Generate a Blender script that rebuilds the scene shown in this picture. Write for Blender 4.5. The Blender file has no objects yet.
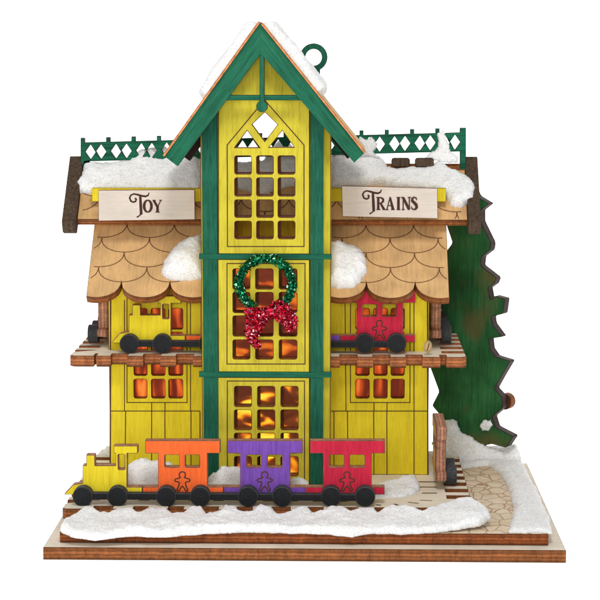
import bpy, math, random
from mathutils import Vector, Matrix, noise
from mathutils.bvhtree import BVHTree
random.seed(11)
scn = bpy.context.scene
col = scn.collection
V = Vector
# ------------------------------------------------------------------ camera numbers (metres = decimetre-ish model units)
CP = [1853.68, 3.00086, -18.04087, 5.00860, .130622, .0234512]

def ray(px, py):
    f, cx, cy, cz, pit, yaw = CP
    x = (px-300)/f; u = (300-py)/f
    cp, sp = math.cos(pit), math.sin(pit); y = cp+u*sp; z = -sp+u*cp
    c, s = math.cos(yaw), math.sin(yaw)
    return V((cx, cy, cz)), V((c*x-s*y, s*x+c*y, z))

class Frame:
    """a real plane in the scene: origin, u axis, v axis, outward normal"""
    def __init__(s, o, u, v):
        s.o = V(o); s.u = V(u).normalized(); s.v = V(v).normalized(); s.n = s.u.cross(s.v).normalized()
    def px(s, x, y, h=0.0):
        o, d = ray(x, y); k = ((s.o+s.n*h)-o).dot(s.n)/d.dot(s.n); p = o+d*k-s.o
        return (p.dot(s.u), p.dot(s.v))
    def pts(s, l, h=0.0): return [s.px(x, y, h) for x, y in l]
    def mat(s):
        m = Matrix.Identity(4)
        for i in range(3):
            m[i][0] = s.u[i]; m[i][1] = s.v[i]; m[i][2] = s.n[i]; m[i][3] = s.o[i]
        return m
def front(Y, x0=0, z0=0): return Frame((x0, Y, z0), (1, 0, 0), (0, 0, 1))
def ground(Z): return Frame((0, 0, Z), (1, 0, 0), (0, 1, 0))

# ------------------------------------------------------------------ materials
def nt(name):
    m = bpy.data.materials.new(name); m.use_nodes = True; t = m.node_tree
    b = t.nodes['Principled BSDF']
    return m, t, b
def N(t, k, **kw):
    n = t.nodes.new(k)
    for a, b in kw.items():
        if a.startswith('i_'): n.inputs[a[2:].replace('_', ' ')].default_value = b
        else: setattr(n, a, b)
    return n
def L(t, a, b): t.links.new(a, b)
def coords(t, scale, rot=(0, 0, 0)):
    tc = N(t, 'ShaderNodeTexCoord'); oi = N(t, 'ShaderNodeObjectInfo')
    mp = N(t, 'ShaderNodeMapping'); mp.inputs['Scale'].default_value = scale; mp.inputs['Rotation'].default_value = rot
    mu = N(t, 'ShaderNodeMath', operation='MULTIPLY'); mu.inputs[1].default_value = 37.0
    ad = N(t, 'ShaderNodeVectorMath', operation='ADD')
    L(t, tc.outputs['Object'], mp.inputs['Vector']); L(t, oi.outputs['Random'], mu.inputs[0])
    L(t, mp.outputs[0], ad.inputs[0]); L(t, mu.outputs[0], ad.inputs[1])
    return ad.outputs[0]
def ramp(t, fac, stops):
    r = N(t, 'ShaderNodeValToRGB'); e = r.color_ramp.elements
    while len(e) < len(stops): e.new(.5)
    for i, (p, c) in enumerate(stops): e[i].position = p; e[i].color = (c[0], c[1], c[2], 1)
    L(t, fac, r.inputs[0]); return r.outputs[0]
def mix(t, fac, a, b, mode='MIX'):
    m = N(t, 'ShaderNodeMix', data_type='RGBA', blend_type=mode)
    if isinstance(fac, float): m.inputs[0].default_value = fac
    else: L(t, fac, m.inputs[0])
    for i, c in ((6, a), (7, b)):
        if isinstance(c, tuple): m.inputs[i].default_value = (c[0], c[1], c[2], 1)
        else: L(t, c, m.inputs[i])
    return m.outputs[2]
def sc_(c, k): return tuple(x*k for x in c)

def wood(name, c, grain='v', var=.25, rough=.62, dark=None, streak=.3, rot=0.0, blotch=.18, warm=None):
    """stained birch ply face: fine fibre streaks along the grain, soft blotches, pores"""
    m, t, b = nt(name)
    s = (34, 2.2, 34) if grain == 'v' else (2.2, 34, 34)
    g = coords(t, s, (0, 0, rot))
    n1 = N(t, 'ShaderNodeTexNoise', i_Scale=1.0, i_Detail=5.0, i_Roughness=.7); L(t, g, n1.inputs['Vector'])
    g2 = coords(t, (3.0, 3.0, 3.0)); n2 = N(t, 'ShaderNodeTexNoise', i_Scale=1.0, i_Detail=4.0); L(t, g2, n2.inputs['Vector'])
    s3 = (120, 7, 120) if grain == 'v' else (7, 120, 120)
    g3 = coords(t, s3, (0, 0, rot)); n3 = N(t, 'ShaderNodeTexNoise', i_Scale=1.0, i_Detail=2.0); L(t, g3, n3.inputs['Vector'])
    d = dark or sc_(c, 1-var*1.6)
    base = ramp(t, n1.outputs[0], [(.3, d), (.5, c), (.72, tuple(min(1, x*(1+var*.6)+.01) for x in c))])
    bl = ramp(t, n2.outputs[0], [(.35, (1-blotch,)*3), (.65, (1+blotch*.3,)*3)])
    x = mix(t, 1.0, base, bl, 'MULTIPLY')
    po = ramp(t, n3.outputs[0], [(.36, (1-streak,)*3), (.47, (1, 1, 1))])
    x = mix(t, 1.0, x, po, 'MULTIPLY')
    if warm:
        g4 = coords(t, (1.6, 1.3, 1.6)); n4 = N(t, 'ShaderNodeTexNoise', i_Scale=1.0, i_Detail=2.0); L(t, g4, n4.inputs['Vector'])
        f = ramp(t, n4.outputs[0], [(.52, (0, 0, 0)), (.66, (1, 1, 1))])
        x = mix(t, f, x, mix(t, .6, x, warm))
    L(t, x, b.inputs['Base Color'])
    b.inputs['Roughness'].default_value = rough; b.inputs['Specular IOR Level'].default_value = .10
    bp = N(t, 'ShaderNodeBump', i_Strength=.35, i_Distance=.004); L(t, n3.outputs[0], bp.inputs['Height']); L(t, bp.outputs[0], b.inputs['Normal'])
    return m

def burnt(name, c=(.15, .051, .016), th=.12, amp=.75):
    """laser-cut plywood edge: charred rims, plies, vertical scorch marks"""
    m, t, b = nt(name)
    tc = N(t, 'ShaderNodeTexCoord'); sp = N(t, 'ShaderNodeSeparateXYZ'); L(t, tc.outputs['Object'], sp.inputs[0])
    mr = N(t, 'ShaderNodeMapRange'); mr.inputs['From Min'].default_value = -th; mr.inputs['From Max'].default_value = 0
    L(t, sp.outputs[2], mr.inputs['Value'])
    wn = N(t, 'ShaderNodeTexNoise', i_Scale=9.0, i_Detail=3.0); L(t, coords(t, (1, 1, 1)), wn.inputs['Vector'])
    w = N(t, 'ShaderNodeMath', operation='MULTIPLY_ADD'); w.inputs[1].default_value = .16; L(t, wn.outputs[0], w.inputs[0]); L(t, mr.outputs[0], w.inputs[2])
    ws = N(t, 'ShaderNodeMath', operation='SUBTRACT'); ws.inputs[1].default_value = .08; L(t, w.outputs[0], ws.inputs[0])
    a = ramp(t, ws.outputs[0], [(0, sc_(c, .35)), (.13, sc_(c, .75)), (.3, sc_(c, 1.6)), (.42, sc_(c, .85)), (.56, sc_(c, 2.1)), (.72, sc_(c, .9)), (.88, sc_(c, 1.3)), (1, sc_(c, .45))])
    n = N(t, 'ShaderNodeTexNoise', i_Scale=1.0, i_Detail=5.0, i_Roughness=.75); L(t, coords(t, (17, 17, 9)), n.inputs['Vector'])
    q = ramp(t, n.outputs[0], [(.28, (.35,)*3), (.46, (1, 1, 1)), (.72, (1.9, 1.8, 1.6))])
    x = mix(t, amp, a, mix(t, 1.0, a, q, 'MULTIPLY'))
    L(t, x, b.inputs['Base Color']); b.inputs['Roughness'].default_value = .55; b.inputs['Specular IOR Level'].default_value = .12
    bp = N(t, 'ShaderNodeBump', i_Strength=.4, i_Distance=.006); L(t, n.outputs[0], bp.inputs['Height']); L(t, bp.outputs[0], b.inputs['Normal'])
    return m

def plain(name, c, rough=.6, metal=0.0, spec=.4, var=.15, scale=30, coat=0.0):
    m, t, b = nt(name)
    n = N(t, 'ShaderNodeTexNoise', i_Scale=float(scale), i_Detail=4.0); L(t, coords(t, (1, 1, 1)), n.inputs['Vector'])
    x = ramp(t, n.outputs[0], [(.35, sc_(c, 1-var)), (.65, sc_(c, 1+var))])
    L(t, x, b.inputs['Base Color']); b.inputs['Roughness'].default_value = rough; b.inputs['Metallic'].default_value = metal
    b.inputs['Specular IOR Level'].default_value = spec; b.inputs['Coat Weight'].default_value = coat
    bp = N(t, 'ShaderNodeBump', i_Strength=.2, i_Distance=.004); L(t, n.outputs[0], bp.inputs['Height']); L(t, bp.outputs[0], b.inputs['Normal'])
    return m

YEL = (.72, .57, .022)
M = {}
M['yellow'] = wood('yellow stained wood', YEL, 'v', var=.06, streak=.12, blotch=.08, dark=(.64, .48, .018))
M['yellow_t'] = wood('lemon yellow tower stain', (.55, .46, .035), 'v', var=.06, streak=.18, blotch=.12, dark=(.47, .38, .026))
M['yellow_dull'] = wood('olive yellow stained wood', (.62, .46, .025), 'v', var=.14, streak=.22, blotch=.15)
M['green'] = wood('green stained wood', (.011, .115, .062), 'v', var=.24, streak=.26, blotch=.14)
M['green_h'] = wood('green stained wood crosswise', (.010, .112, .061), 'h', var=.24, streak=.26, blotch=.14)
M['green_dk'] = wood('deep green stained trim', (.010, .104, .060), 'v', var=.24, streak=.3)
M['green_rail'] = wood('green railing stain', (.008, .12, .062), 'h', var=.4, streak=.35)
M['tree'] = wood('dark green tree stain', (.026, .125, .040), 'v', var=.22, streak=.22, blotch=.3, warm=(.12, .075, .028), rough=.5)
M['tan'] = wood('golden birch shingles', (.68, .415, .185), 'v', var=.10, streak=.12, blotch=.22)
M['pale'] = wood('pale birch sign', (.60, .525, .455), 'h', var=.05, streak=.06, blotch=.08)
M['cream'] = wood('cream birch top', (.80, .71, .58), 'h', var=.08, streak=.08, blotch=.12)
M['orange'] = wood('orange stain', (.84, .135, .028), 'v', var=.10, streak=.15, blotch=.08)
M['purple'] = wood('purple stain', (.17, .065, .37), 'v', var=.16, streak=.2, blotch=.1)
M['red'] = wood('red stain', (.52, .018, .048), 'v', var=.14, streak=.18, blotch=.1)
M['edge'] = burnt('laser burnt ply edge')
M['edge_lt'] = burnt('light laser ply edge', (.21, .072, .026))
M['edge_tr'] = burnt('scorched toy edge', (.26, .125, .080))
M['edge_thin'] = burnt('thin laser ply edge', (.34, .13, .05), th=.04)
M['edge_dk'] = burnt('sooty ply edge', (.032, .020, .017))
M['engrave'] = plain('engraved burn line', (.070, .020, .007), .8, var=.35, scale=60)
M['engrave_s'] = plain('engraved soft shingle line', (.14, .055, .018), .8, var=.35, scale=50)
M['ink'] = plain('burnt lettering', (.045, .010, .006), .8, var=.4, scale=60)
M['dull'] = wood('dull tan bead', (.42, .30, .15), 'v')
M['dkwood'] = wood('dark weathered wood', (.085, .056, .036), 'v', var=.4, streak=.45, rough=.7)
M['black'] = plain('black painted wheels', (.0075, .0085, .010), .7, spec=.25, var=.3, scale=45)
M['blackedge'] = plain('black painted wheel edge', (.035, .037, .040), .7, var=.4, scale=40)

def cobble():
    m, t, b = nt('engraved cobble path')
    g = coords(t, (6.6, 4.2, 1), (0, 0, 0)); w = N(t, 'ShaderNodeTexNoise', i_Scale=1.3, i_Detail=1.0); L(t, g, w.inputs['Vector'])
    mm = N(t, 'ShaderNodeVectorMath', operation='MULTIPLY_ADD'); mm.inputs[1].default_value = (.5, .5, .0); L(t, w.outputs['Color'], mm.inputs[0]); L(t, g, mm.inputs[2])
    v = N(t, 'ShaderNodeTexVoronoi', feature='DISTANCE_TO_EDGE', i_Scale=1.0, i_Randomness=.95); L(t, mm.outputs[0], v.inputs['Vector'])
    n = N(t, 'ShaderNodeTexNoise', i_Scale=5.0, i_Detail=4.0); L(t, coords(t, (1, 1, 1)), n.inputs['Vector'])
    base = ramp(t, n.outputs[0], [(.35, (.62, .48, .32)), (.65, (.74, .62, .46))])
    th = N(t, 'ShaderNodeMath', operation='MULTIPLY_ADD'); th.inputs[1].default_value = .05; th.inputs[2].default_value = .0
    L(t, n.outputs[0], th.inputs[0])
    df = N(t, 'ShaderNodeMath', operation='SUBTRACT'); L(t, v.outputs['Distance'], df.inputs[0]); L(t, th.outputs[0], df.inputs[1])
    f = ramp(t, df.outputs[0], [(.0, (.9,)*3), (.03, (0, 0, 0))])
    x = mix(t, f, base, (.36, .21, .10)); L(t, x, b.inputs['Base Color']); b.inputs['Roughness'].default_value = .7
    return m
M['cobble'] = cobble()

def snowmat():
    m, t, b = nt('glitter snow')
    g = coords(t, (1, 1, 1))
    n1 = N(t, 'ShaderNodeTexNoise', i_Scale=11.0, i_Detail=5.0, i_Roughness=.65); L(t, g, n1.inputs['Vector'])
    n2 = N(t, 'ShaderNodeTexNoise', i_Scale=62.0, i_Detail=3.0, i_Roughness=.75); L(t, g, n2.inputs['Vector'])
    v = N(t, 'ShaderNodeTexVoronoi', i_Scale=78.0); L(t, g, v.inputs['Vector'])
    sh = N(t, 'ShaderNodeHueSaturation'); sh.inputs['Saturation'].default_value = .33; sh.inputs['Value'].default_value = 1.15; L(t, v.outputs['Color'], sh.inputs['Color'])
    spx = N(t, 'ShaderNodeSeparateColor'); L(t, v.outputs['Color'], spx.inputs[0])
    f = ramp(t, spx.outputs[2], [(.93, (0, 0, 0)), (.95, (1, 1, 1))])
    dk = ramp(t, spx.outputs[0], [(.75, (1, 1, 1)), (.98, (.80, .80, .80))])
    base = ramp(t, n1.outputs[0], [(.3, (.86, .86, .86)), (.55, (.95, .95, .94))])
    base = mix(t, 1.0, base, ramp(t, n2.outputs[0], [(.3, (.84, .84, .83)), (.48, (1, 1, 1))]), 'MULTIPLY')
    base = mix(t, 1.0, base, dk, 'MULTIPLY')
    fm = N(t, 'ShaderNodeMath', operation='MULTIPLY'); fm.inputs[1].default_value = .6; L(t, f, fm.inputs[0])
    x = mix(t, fm.outputs[0], base, sh.outputs[0]); L(t, x, b.inputs['Base Color'])
    ro = N(t, 'ShaderNodeMath', operation='MULTIPLY_ADD'); ro.inputs[1].default_value = -.5; ro.inputs[2].default_value = .65; L(t, f, ro.inputs[0]); L(t, ro.outputs[0], b.inputs['Roughness'])
    b.inputs['Subsurface Weight'].default_value = .5; b.inputs['Subsurface Radius'].default_value = (.10, .095, .08); b.inputs['Subsurface Scale'].default_value = .8
    ad = N(t, 'ShaderNodeMath', operation='ADD'); L(t, n2.outputs[0], ad.inputs[0]); L(t, v.outputs['Distance'], ad.inputs[1])
    bp = N(t, 'ShaderNodeBump', i_Strength=.6, i_Distance=.016); L(t, ad.outputs[0], bp.inputs['Height']); L(t, bp.outputs[0], b.inputs['Normal'])
    return m
M['snow'] = snowmat()

def glow(name, stops, scale, strength, seed, distort=1.2):
    """glossy amber film; warm glow and bright reflections painted as an emission pattern"""
    m, t, b = nt(name)
    g = coords(t, scale); ad = N(t, 'ShaderNodeVectorMath', operation='ADD'); ad.inputs[1].default_value = (seed, seed*1.7, 0); L(t, g, ad.inputs[0])
    n = N(t, 'ShaderNodeTexNoise', i_Scale=1.0, i_Detail=1.2, i_Distortion=distort, i_Roughness=.6); L(t, ad.outputs[0], n.inputs['Vector'])
    x = ramp(t, n.outputs[0], stops)
    b.inputs['Base Color'].default_value = (.02, .006, .003, 1); b.inputs['Roughness'].default_value = .45; b.inputs['Specular IOR Level'].default_value = .08
    L(t, x, b.inputs['Emission Color']); b.inputs['Emission Strength'].default_value = strength
    return m
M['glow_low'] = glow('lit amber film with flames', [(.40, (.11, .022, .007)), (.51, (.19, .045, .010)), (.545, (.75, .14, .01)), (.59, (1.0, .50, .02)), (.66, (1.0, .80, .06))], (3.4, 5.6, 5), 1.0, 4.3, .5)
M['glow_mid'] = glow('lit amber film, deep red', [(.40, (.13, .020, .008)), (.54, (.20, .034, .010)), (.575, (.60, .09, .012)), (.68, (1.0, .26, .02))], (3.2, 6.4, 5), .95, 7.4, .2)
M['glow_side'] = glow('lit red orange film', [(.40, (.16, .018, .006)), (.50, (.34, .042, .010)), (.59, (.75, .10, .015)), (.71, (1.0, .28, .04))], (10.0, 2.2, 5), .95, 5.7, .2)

def foil(name, c, rough=.28):
    m, t, b = nt(name); b.inputs['Base Color'].default_value = (*c, 1); b.inputs['Metallic'].default_value = .85; b.inputs['Roughness'].default_value = rough
    return m
M['foil_g'] = foil('green foil', (.0, .22, .075)); M['foil_gd'] = foil('dark green foil', (.0, .055, .022)); M['foil_gl'] = foil('pale green foil', (.45, .95, .7), .2)
M['foil_r'] = foil('red foil', (.70, .012, .05)); M['foil_rd'] = foil('dark red foil', (.17, .002, .010)); M['foil_rl'] = foil('pink glint foil', (.98, .45, .52), .2)

# ------------------------------------------------------------------ building helpers
def tag(o, label=None, cat=None, group=None, kind=None):
    if label: o['label'] = label
    if cat: o['category'] = cat
    if group: o['group'] = group
    if kind: o['kind'] = kind
    return o
def thing(name, loc, label, cat, group=None):
    o = bpy.data.objects.new(name, None); o.empty_display_size = .1; col.objects.link(o); o.location = loc
    return tag(o, label, cat, group)
WM = {}
def link(name, me, parent=None, world=None):
    o = bpy.data.objects.new(name, me); col.objects.link(o)
    w = world or Matrix.Identity(4); WM[o] = w
    if parent is not None:
        o.parent = parent
        pw = WM.get(parent) or Matrix.Translation(parent.location)
        o.matrix_basis = pw.inverted() @ w
    else: o.matrix_basis = w
    return o
def ribbon(pts, w, closed=False):
    """flat mitred strip along a polyline; w a number or one width per point -> verts, faces"""
    n = len(pts); vs = []; fs = []
    for i, p in enumerate(pts):
        a = V(pts[(i-1) % n]) if (closed or i) else None
        b = V(pts[(i+1) % n]) if (closed or i < n-1) else None
        p = V(p); d1 = (p-a).normalized() if a is not None else None; d2 = (b-p).normalized() if b is not None else None
        d1 = d1 or d2; d2 = d2 or d1
        t = (d1+d2); t = t.normalized() if t.length > 1e-6 else d1
        nn = V((-t.y, t.x)); k = 1/max(.45, nn.dot(V((-d1.y, d1.x))))
        ww = (w[i] if isinstance(w, (list, tuple)) else w)*.5*k
        vs += [p+nn*ww, p-nn*ww]
    m = n if closed else n-1
    for i in range(m):
        j = (i+1) % n; fs.append((2*i, 2*i+1, 2*j+1, 2*j))
    return vs, fs
def board(name, outer, fr, th, face, edge=None, holes=(), parent=None, lines=(), lw=.011, line_mat=None, bevel=.007, back=None, lift=.0016, split=False):
    """one sheet of cut plywood lying behind the plane fr: outline, holes, engraved lines"""
    cu = bpy.data.curves.new(name, 'CURVE'); cu.dimensions = '2D'; cu.fill_mode = 'BOTH'; cu.extrude = max(.001, th/2-bevel)
    if bevel: cu.bevel_depth = bevel; cu.bevel_resolution = 0; cu.offset = -bevel
    for lp in [outer]+list(holes):
        s = cu.splines.new('POLY'); s.points.add(len(lp)-1); s.use_cyclic_u = True
        for q, p in zip(s.points, lp): q.co = (p[0], p[1], 0, 1)
    tmp = bpy.data.objects.new('tmp', cu); me0 = bpy.data.meshes.new_from_object(tmp)
    vs = [v.co - V((0, 0, th/2)) for v in me0.vertices]; fs = [tuple(p.vertices) for p in me0.polygons]
    mi = [(0 if p.normal.z > 0 or back is None else 3) if abs(p.normal.z) > .85 else 1 for p in me0.polygons]
    bpy.data.objects.remove(tmp); bpy.data.curves.remove(cu); bpy.data.meshes.remove(me0)
    for k, l in enumerate(lines):
        closed = False; ww = lw
        if isinstance(l, dict): closed = l.get('c', False); ww = l.get('w', lw); l = l['p']
        rv, rf = ribbon(l, ww, closed); o = len(vs); z = lift+(k % 7)*.00035
        vs += [V((p.x, p.y, z)) for p in rv]; fs += [tuple(o+i for i in f) for f in rf]; mi += [2]*len(rf)
    me = bpy.data.meshes.new(name); me.from_pydata(vs, [], fs); me.update()
    for mt in (face, edge or M['edge'], line_mat or M['engrave'])+((back,) if back else ()): me.materials.append(mt)
    for p, i in zip(me.polygons, mi): p.material_index = i
    return link(name, me, parent, fr.mat())
def rect(a, b, c, d): return [(a, b), (c, b), (c, d), (a, d)]
def rrect(x0, y0, x1, y1, r=.018, n=3):
    x0, x1 = sorted((x0, x1)); y0, y1 = sorted((y0, y1)); o = []
    for cx, cy, a0 in ((x1-r, y1-r, 0), (x0+r, y1-r, 90), (x0+r, y0+r, 180), (x1-r, y0+r, 270)):
        for i in range(n+1):
            a = math.radians(a0+90*i/n); o.append((cx+r*math.cos(a), cy+r*math.sin(a)))
    return o
def circle(cx, cy, r, n=40, a0=0, a1=360):
    full = abs(a1-a0) >= 360; k = n if full else n+1
    return [(cx+r*math.cos(math.radians(a0+(a1-a0)*i/n)), cy+r*math.sin(math.radians(a0+(a1-a0)*i/n))) for i in range(k)]
def mesh(name, vs, fs, mats, parent=None, mi=None, smooth=False):
    me = bpy.data.meshes.new(name); me.from_pydata([tuple(v) for v in vs], [], fs); me.update()
    for m in mats: me.materials.append(m)
    if mi:
        for p, i in zip(me.polygons, mi): p.material_index = i
    if smooth: me.polygons.foreach_set('use_smooth', [True]*len(me.polygons))
    return me
def jag(pts, amp=.0, step=.05, seed=0):
    return pts

# ------------------------------------------------------------------ setting: white sweep
def sweep():
    prof = [(-30, 0), (7, 0)]+[(7+4*math.sin(a), 4-4*math.cos(a)) for a in [math.radians(10*i) for i in range(1, 10)]]+[(11, 16)]
    vs = []; fs = []
    for y, z in prof: vs += [(-16, y, z), (22, y, z)]
    for i in range(len(prof)-1): fs.append((2*i, 2*i+1, 2*i+3, 2*i+2))
    m, t, b = nt('white sweep with added glow'); b.inputs['Base Color'].default_value = (.9, .9, .9, 1); b.inputs['Roughness'].default_value = .9; b.inputs['Specular IOR Level'].default_value = 0
    b.inputs['Emission Color'].default_value = (1, 1, 1, 1); b.inputs['Emission Strength'].default_value = .76  # added glow keeps the sweep pure white and washes out contact shadows
    me = mesh('backdrop', vs, fs, [m], smooth=True); o = link('backdrop', me); tag(o, 'seamless white studio backdrop under and behind the model', kind='structure'); o.location.z = -.002
sweep()

# ------------------------------------------------------------------ base
base = thing('display_base', (2.6, 2, 0), 'two-tier plywood base carrying the house and tracks', 'base')
gz = lambda z: ground(z)
board('lower_plate', rect(0, 0, 5.23, 4.0), ground(.13), .13, M['cream'], burnt('lower plate edge', th=.13), parent=base)
up = rect(.145, .17, 5.07, 3.86)
board('upper_plate', up, ground(.25), .117, M['cobble'], burnt('upper plate edge', (.15, .042, .012), th=.12), parent=base)

def castle(x0, y0, x1, y1, p, d, phase=0.0, r=.05):
    """rectangle whose four edges carry sleeper ends standing out by d"""
    out = []
    def side(a, b, nx, ny, k0):
        ln = math.hypot(b[0]-a[0], b[1]-a[1]); ux, uy = (b[0]-a[0])/ln, (b[1]-a[1])/ln
        k = max(1, round(ln/p)); q = ln/k
        for i in range(k):
            s0 = i*q+q*.26; s1 = i*q+q*.74
            for s, o in ((s0, 0), (s0, d), (s1, d), (s1, 0)):
                out.append((a[0]+ux*s+nx*o, a[1]+uy*s+ny*o))
    def corner(x, y, sx, sy, first):
        o = [(x, y+sy*0), ]
        return o
    A, B, C_, D_ = (x0, y0), (x1, y0), (x1, y1), (x0, y1)
    out.append((x0-d*.75, y0-d)) if False else None
    side(A, B, 0, -1, 0); out.append(B); side(B, C_, 1, 0, 0); out.append(C_); side(C_, D_, 0, 1, 0); out.append(D_); side(D_, A, -1, 0, 0); out.append(A)
    return out
# sleepers' stepping as a castellated board, front corners rounded blocks
def track_outline(x0, x1, y0, y1, d, blocks, sp, sw, rc=.07):
    """front edge with given blocks [(xa,xb)...] standing out to y0; sides with sleeper ends"""
    yb = y0+d; o = []; ds = .25
    o += [(x0, yb+.10), (x0, y0+rc), (x0+rc, y0)]
    xs = sorted(blocks)
    for i, (a, b) in enumerate(xs):
        if i == 0: o += [(b, y0), (b, yb)]
        elif i == len(xs)-1: o += [(a, yb), (a, y0)]
        else: o += [(a, yb), (a, y0), (b, y0), (b, yb)]
    o += [(x1-rc, y0), (x1, y0+rc), (x1, yb+.10)]
    y = yb+.10
    while y+sp < y1-.05:
        o += [(x1-ds, y), (x1-ds, y+sp-sw), (x1, y+sp-sw), (x1, y+sp)]; y += sp
    ylast = y
    o += [(x1-ds, ylast), (x1-ds, y1), (x0+ds, y1)]
    while y-sp >= yb+.09-1e-6:
        o += [(x0+ds, y), (x0, y), (x0, y-(sw)), (x0+ds, y-sw)]; y -= sp
    # remove the duplicate closing step
    return o
g37 = ground(.37)
bl = [(.10, .42)]; x = .60
for a, b in ((112, 133), (147, 168), (183, 202), (218, 237), (252, 272), (290, 307), (323, 342), (358, 375), (387, 407)):
    bl.append((g37.px(a, 509)[0], g37.px(b, 509)[0]))
bl.append((4.02, 4.36))
track_mat = M['cream']
tl = []
for a, b, c_, d, w_ in ((394, 504, 401, 506.3, .03), (408, 502.3, 419, 503.6, .022), (420, 500.2, 432, 500.8, .018), (422, 493.2, 437, 493.2, .03), (418.5, 487.2, 437, 487.2, .03), (416, 482, 437, 482, .03),
                     (455, 498.6, 467, 498.9, .022), (446, 503, 452, 502.8, .02), (376, 504.8, 381, 505.4, .035)):
    tl.append({'p': [g37.px(a, b), g37.px(c_, d)], 'w': w_})
for k in range(14):
    xx = .33+k*.262
    if xx < 3.3: tl.append({'p': [(xx, 1.02), (xx+.11, 1.02)], 'w': .035})
trk = board('track', track_outline(.10, 4.36, .63, 3.55, .13, bl, .30, .15, rc=.04), g37, .116, M['cream'], M['edge'], parent=base, lines=tl, line_mat=M['edge'])
# steel-grey rail shadow strips under the front train and sleeper slots at the right-hand bend
def slots(fr, rows):
    out = []
    for x0, y0, x1, y1, w in rows: out.append({'p': [(x0, y0), (x1, y1)], 'w': w})
    return out

# ------------------------------------------------------------------ house
H = thing('toy_house', (2.2, 2.9, .37), 'yellow wooden station house with a green-trimmed tower and shingled roofs', 'house')
WX0, WX1, WY = .395, 3.955, 2.28
fw = front(WY)
def wpx(x, y): return fw.px(x, y)
def pane_holes(fr, cols, rows, r=.02):
    out = []
    for a, b in cols:
        for c, d in rows:
            p = fr.px(a, c); q = fr.px(b, d); out.append(rrect(p[0], p[1], q[0], q[1], r))
    return out
colsL = [(134, 147), (151.5, 165), (168.8, 182.7)]; colsR = [(356, 369), (374, 387), (391.3, 404)]
rowsLo = [(356, 375.3), (379.3, 398)]; rowsUp = [(285, 304.5), (308.5, 329), (332.5, 352)]
def pl(fr, *pts): return fr.pts(pts)
wl = [{'p': pl(fw, (110.6, 300), (110.2, 484)), 'w': .016}, {'p': pl(fw, (427.6, 300), (427.9, 480)), 'w': .016}]
for s in ((111, 411, 200, 411), (330, 411, 427, 411), (125.6, 411, 125, 482), (151.6, 411, 151.6, 482), (164.9, 411, 165, 482), (191, 411, 191, 482),
          (124.5, 300, 124.5, 411), (190.5, 300, 190.5, 411), (347.5, 411, 348, 480), (373.7, 411, 374, 480), (386.8, 411, 387, 480), (414, 300, 414, 480), (345, 300, 346, 411),
          (334, 411, 334, 480), (200, 411, 200, 482), (151.6, 402.5, 151.6, 411), (165, 402.5, 165, 411), (374, 403, 374, 411), (387, 403, 387, 411)):
    wl.append(pl(fw, (s[0], s[1]), (s[2], s[3])))
for a, b in ((127, 187), (350.5, 410)):
    for c, d in ((286, 402.5),):
        wl.append({'p': pl(fw, (a, c), (b, c), (b, d), (a, d)), 'c': True})
holes = pane_holes(fw, colsL, rowsLo)+pane_holes(fw, colsR, rowsLo)+pane_holes(fw, colsL, rowsUp[1:])+pane_holes(fw, colsR, rowsUp[1:])
board('front_wall', rect(WX0, .37, WX1, 2.76), fw, .11, M['yellow'], M['edge'], holes=holes, parent=H, lines=wl, lw=.010)
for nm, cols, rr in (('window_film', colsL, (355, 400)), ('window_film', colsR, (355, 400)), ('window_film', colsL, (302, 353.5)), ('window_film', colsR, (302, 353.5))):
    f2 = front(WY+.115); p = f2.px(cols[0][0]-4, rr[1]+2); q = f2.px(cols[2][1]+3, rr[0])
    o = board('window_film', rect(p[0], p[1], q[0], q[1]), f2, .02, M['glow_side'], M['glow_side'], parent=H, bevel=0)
# side and back walls
for X, nx in ((WX0, -1), (WX1, 1)):
    fr = Frame((X, 0, 0), (0, -nx*-1 if False else (1 if nx > 0 else -1), 0), (0, 0, 1))
    s = 1 if nx > 0 else -1
    ys = [s*(WY+.113), s*3.61]
    a, b = min(ys), max(ys)
    peak = s*3.0
    win = []
    for cx in (-.30, 0, .30):
        for cz in (.95, 1.2): win.append(rrect(peak+cx-.11, cz, peak+cx+.11, cz+.2))
    board('side_wall', [(a, .37), (b, .37), (b, 2.72), (peak+.27, 3.04), (peak, 3.58), (peak-.27, 3.04), (a, 2.72)], fr, .11, M['yellow'], M['edge'], parent=H, holes=win,
          lines=[[(a, .9), (b, .9)]]+[[(a+.2*i, .37), (a+.2*i, .9)] for i in range(1, 7)])
bw = Frame((0, 3.72, 0), (-1, 0, 0), (0, 0, 1))
board('back_wall', rect(-WX1, .37, -WX0, 2.9), bw, .11, M['yellow'], M['edge'], parent=H, lines=[[(-WX1, .9), (-WX0, .9)]]+[[(-WX1+.25*i, .37), (-WX1+.25*i, .9)] for i in range(1, 14)])

# balcony / upper track
fb = ground(1.77)
def bx(x): return fb.px(x, 356)[0]
blb = [(.017, bx(93.7)), (bx(96), bx(110.5)), (bx(127), bx(143)), (bx(160), bx(176)), (bx(193), bx(209)), (bx(226), bx(242)), (bx(259), bx(275)), (bx(292), bx(308)), (bx(325), bx(340)), (bx(357), bx(373)), (bx(390), bx(406)), (bx(422), bx(440)), (bx(446), 4.345)]
board('balcony', track_outline(.017, 4.345, 1.88, 3.75, .16, blb, .30, .15, rc=.05), fb, .122, M['cream'], M['edge_lt'], parent=H)

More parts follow.
